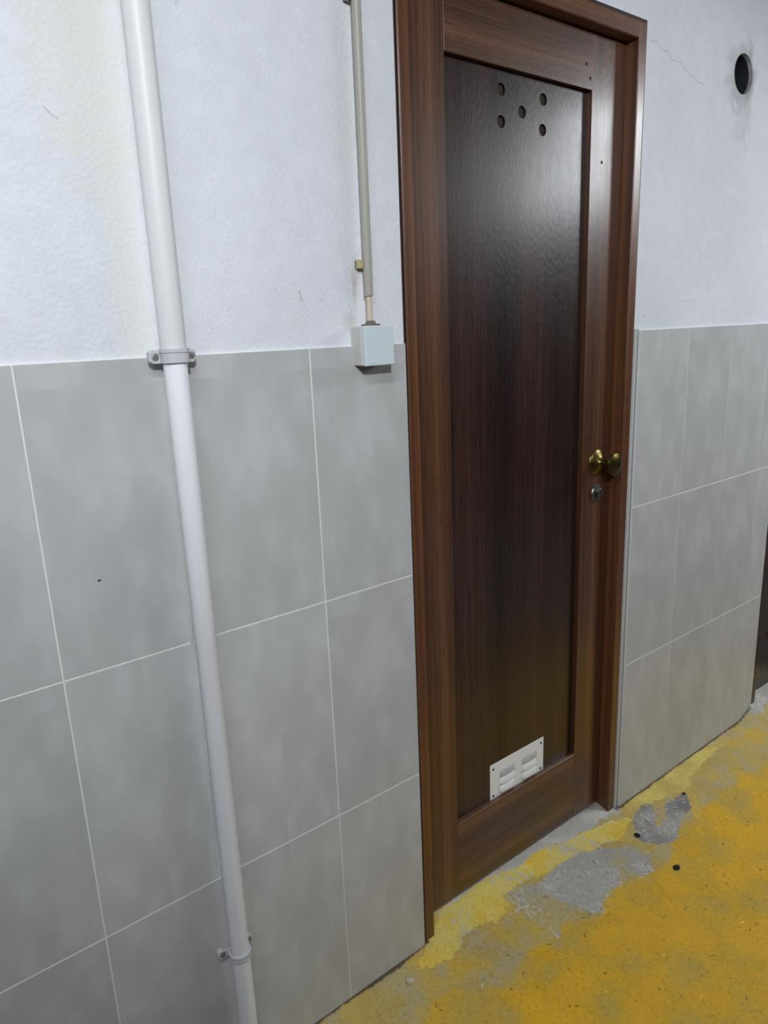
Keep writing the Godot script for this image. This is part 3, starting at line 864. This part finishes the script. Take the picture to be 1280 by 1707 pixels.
func make_debris() -> void:
	var chip := put("chip_mark", lump(12, Vector3(0.0028, 0.0006, 0.0015)), M.lump, get_node("wall_back"), Vector3(0.265, 1.037, -0.0002))
	chip.rotation.x = PI / 2
	# smears of wall paint and sealant left on the tiles along the pipe's left edge
	var wall := get_node("wall_back")
	for q in [[0.3915, 0.585, 0.0045, 0.055], [0.3925, 0.926, 0.0035, 0.03], [0.390, 0.49, 0.003, 0.018]]:
		var smear := put("paint_smear", lump(int(q[1] * 100), Vector3(q[2], 0.0012, q[3])), M.strip, wall, Vector3(q[0], q[1], -0.0003))
		smear.rotation.x = PI / 2
	tag(put("paint_blob", lump(4, Vector3(0.0085, 0.002, 0.0085)), M.blob, self, Vector3(0.771, 0.0, 0.047)), "round cream blob stuck on the floor below the door frame's left corner", "blob")
	tag(put("dirt_lump", lump(5, Vector3(0.010, 0.004, 0.008)), M.lump, self, Vector3(1.510, 0.0, 0.238)), "dark dirt lump alone on the bare yellow paint", "dirt")
	tag(put("dirt_lump", lump(6, Vector3(0.007, 0.005, 0.009)), M.lump, self, Vector3(1.541, 0.0, 0.104)), "black dirt lump on the edge of the grey patch nearest the tiles", "dirt")
	tag(put("dirt_lump", lump(9, Vector3(0.005, 0.003, 0.005)), M.lump, self, Vector3(1.803, 0.0, 0.089)), "tiny dark crumb on the far tip of the grey patch beside the tiles", "dirt")
	tag(put("grit_stone", lump(7, Vector3(0.006, 0.0035, 0.007)), M.strip, self, Vector3(1.617, 0.0, 0.088)), "pale pebble on the small grey patch before the right tiles", "stone")

func make_lamp(at: Vector3, size: Vector2, energy: float, label: String) -> void:
	# a ceiling fitting that shines down: housing, glowing diffuser and a light of the same size just below it
	var t := base("ceiling_light", at)
	tag(t, label, "lamp", "ceiling lights of the garage")
	put("housing", box_mesh(Vector3(-size.x / 2 - 0.02, 0.0, -size.y / 2 - 0.02), Vector3(size.x / 2 + 0.02, ROOM_TOP - at.y, size.y / 2 + 0.02), 0.004), M.lamp_body, t)
	put("diffuser", box_mesh(Vector3(-size.x / 2, -0.012, -size.y / 2), Vector3(size.x / 2, 0.001, size.y / 2), 0.004), M.lamp_glow, t)
	var l := AreaLight3D.new()
	l.name = "area_light"
	l.area_size = size
	l.area_normalize_energy = true
	l.light_energy = energy
	l.light_color = LIGHT
	l.shadow_enabled = true
	l.area_range = 20.0
	l.area_attenuation = 2.0
	l.rotation = Vector3(-PI / 2, 0, 0)
	l.position = Vector3(0, -0.016, 0)
	t.add_child(l, true)

func make_added_wall_lamp(at: Vector3, size: Vector2, energy: float, label: String) -> void:
	# a flat lamp added on the pillar to make the highlight on the door
	var t := base("added_wall_light", at)
	tag(t, label, "lamp")
	put("housing", box_mesh(Vector3(-0.06, -size.y / 2 - 0.03, -size.x / 2 - 0.03), Vector3(0.0, size.y / 2 + 0.03, size.x / 2 + 0.03), 0.004), M.lamp_body, t)
	put("diffuser", box_mesh(Vector3(-0.07, -size.y / 2, -size.x / 2), Vector3(-0.055, size.y / 2, size.x / 2), 0.004), M.lamp_glow, t)
	var l := AreaLight3D.new()
	l.name = "area_light"
	l.area_size = size
	l.area_normalize_energy = true
	l.light_energy = energy
	l.light_color = LIGHT
	l.shadow_enabled = true
	l.area_range = 20.0
	l.area_attenuation = 2.0
	l.rotation = Vector3(0, PI / 2, 0)
	l.position = Vector3(-0.075, 0, 0)
	t.add_child(l, true)

func make_spot(at: Vector3, towards: Vector3, half_angle: float, energy: float, label: String) -> void:
	# a round can on a stem from the ceiling, its cone shaped to light the upper wall and leave the foot dim
	var t := base("spotlight", at)
	tag(t, label, "lamp")
	var d := (towards - at).normalized()
	put("can", lathe_mesh([Vector2(0, -0.16), Vector2(0.06, -0.155), Vector2(0.085, -0.13), Vector2(0.09, 0.0), Vector2(0.083, 0.0), Vector2(0.08, -0.02), Vector2(0, -0.02)], Vector3.ZERO, d, 32), M.lamp_body, t)
	put("stem", lathe_mesh([Vector2(0, 0.0), Vector2(0.01, 0.0), Vector2(0.01, ROOM_TOP - at.y - 0.012), Vector2(0.04, ROOM_TOP - at.y - 0.012), Vector2(0.04, ROOM_TOP - at.y), Vector2(0, ROOM_TOP - at.y)], -d * 0.07, Vector3.UP, 16), M.lamp_body, t)
	put("diffuser", lathe_mesh([Vector2(0, -0.018), Vector2(0.079, -0.018), Vector2(0.075, -0.012), Vector2(0, -0.008)], Vector3.ZERO, d, 32), M.lamp_glow, t)
	var l := SpotLight3D.new()
	l.name = "spot_light"
	l.spot_angle = half_angle
	l.spot_angle_attenuation = 1.0
	l.light_energy = energy
	l.light_color = LIGHT
	l.light_size = 0.07
	l.shadow_enabled = true
	l.spot_range = 20.0
	l.spot_attenuation = 2.0
	t.add_child(l, true)
	l.position = d * 0.09
	l.basis = Basis.looking_at(d)

# ------------------------------------------------------------------ scene

func _ready() -> void:
	var cam := Camera3D.new()
	cam.name = "camera"
	cam.fov = rad_to_deg(2.0 * atan(853.5 / 1187.9968))
	cam.near = 0.02
	cam.position = CAM
	cam.rotation_order = EULER_ORDER_YXZ
	cam.rotation = Vector3(-0.2472, -0.6514, -0.0422)
	add_child(cam)
	cam.current = true
	var env := Environment.new()
	env.background_mode = Environment.BG_COLOR
	env.background_color = Color(0.02, 0.02, 0.022)
	env.tonemap_mode = Environment.TONE_MAPPER_LINEAR
	env.tonemap_exposure = 1.12
	env.sdfgi_enabled = true
	env.ssao_enabled = true
	env.ssil_enabled = true
	var we := WorldEnvironment.new()
	we.name = "environment"
	we.environment = env
	add_child(we)
	make_materials()
	make_lamp(Vector3(-0.35, 2.27, 1.02), Vector2(1.4, 0.12), 1.7, "long ceiling light nearest the tiled wall")
	make_lamp(Vector3(3.5, 2.27, 1.02), Vector2(1.4, 0.12), 3.6, "unseen long ceiling light added to brighten the wall right of the door")  # added lamp, fills the right wall and the floor
	make_spot(Vector3(-0.45, 2.3, 2.2), Vector3(0.85, 1.68, 0.0), 38.0, 3.2, "round spotlight hanging opposite the grey pipe")
	make_spot(Vector3(1.25, 2.3, 2.5), Vector3(2.2, 2.0, 0.0), 32.0, 1.4, "unseen round spotlight added to brighten the upper wall right of the door")  # added lamp, lifts the upper right wall
	make_added_wall_lamp(Vector3(4.9, 2.41, 2.6), Vector2(0.76, 0.36), 1.85, "unseen flat light added high on the pillar for the door highlight")  # added out of view for the glossy highlight on the door
	make_floor()
	make_walls()
	make_frame(0.858, "trim_1", "brown varnished wooden frame round the whole door in view", M.frame)
	make_door(0.858, "door_1", "dark brown varnished panelled door with five air holes and white vent plate", true, M.stile)
	make_frame(2.395, "trim_2", "wooden frame of the next door at the right edge, coloured dark for shade", M.panel)  # darker timber stands in for the shade on the second door
	make_door(2.395, "door_2", "wooden door just showing at the right edge beyond the tiles, coloured dark for shade", false, M.panel)  # leaf takes the same darkened timber in place of shade
	make_pipe()
	make_clamp(Vector3(0.405, 1.3495, 0.0), 0.0185, 0.0352, 0.021, false, "grey screwed pipe clamp on the upper edge of the tiles")
	make_clamp(Vector3(0.405, 0.302, 0.0), 0.012, 0.0345, 0.008, true, "small ribbed pipe clamp low down near the floor")
	make_conduit()
	make_box()
	make_duct()
	make_debris()
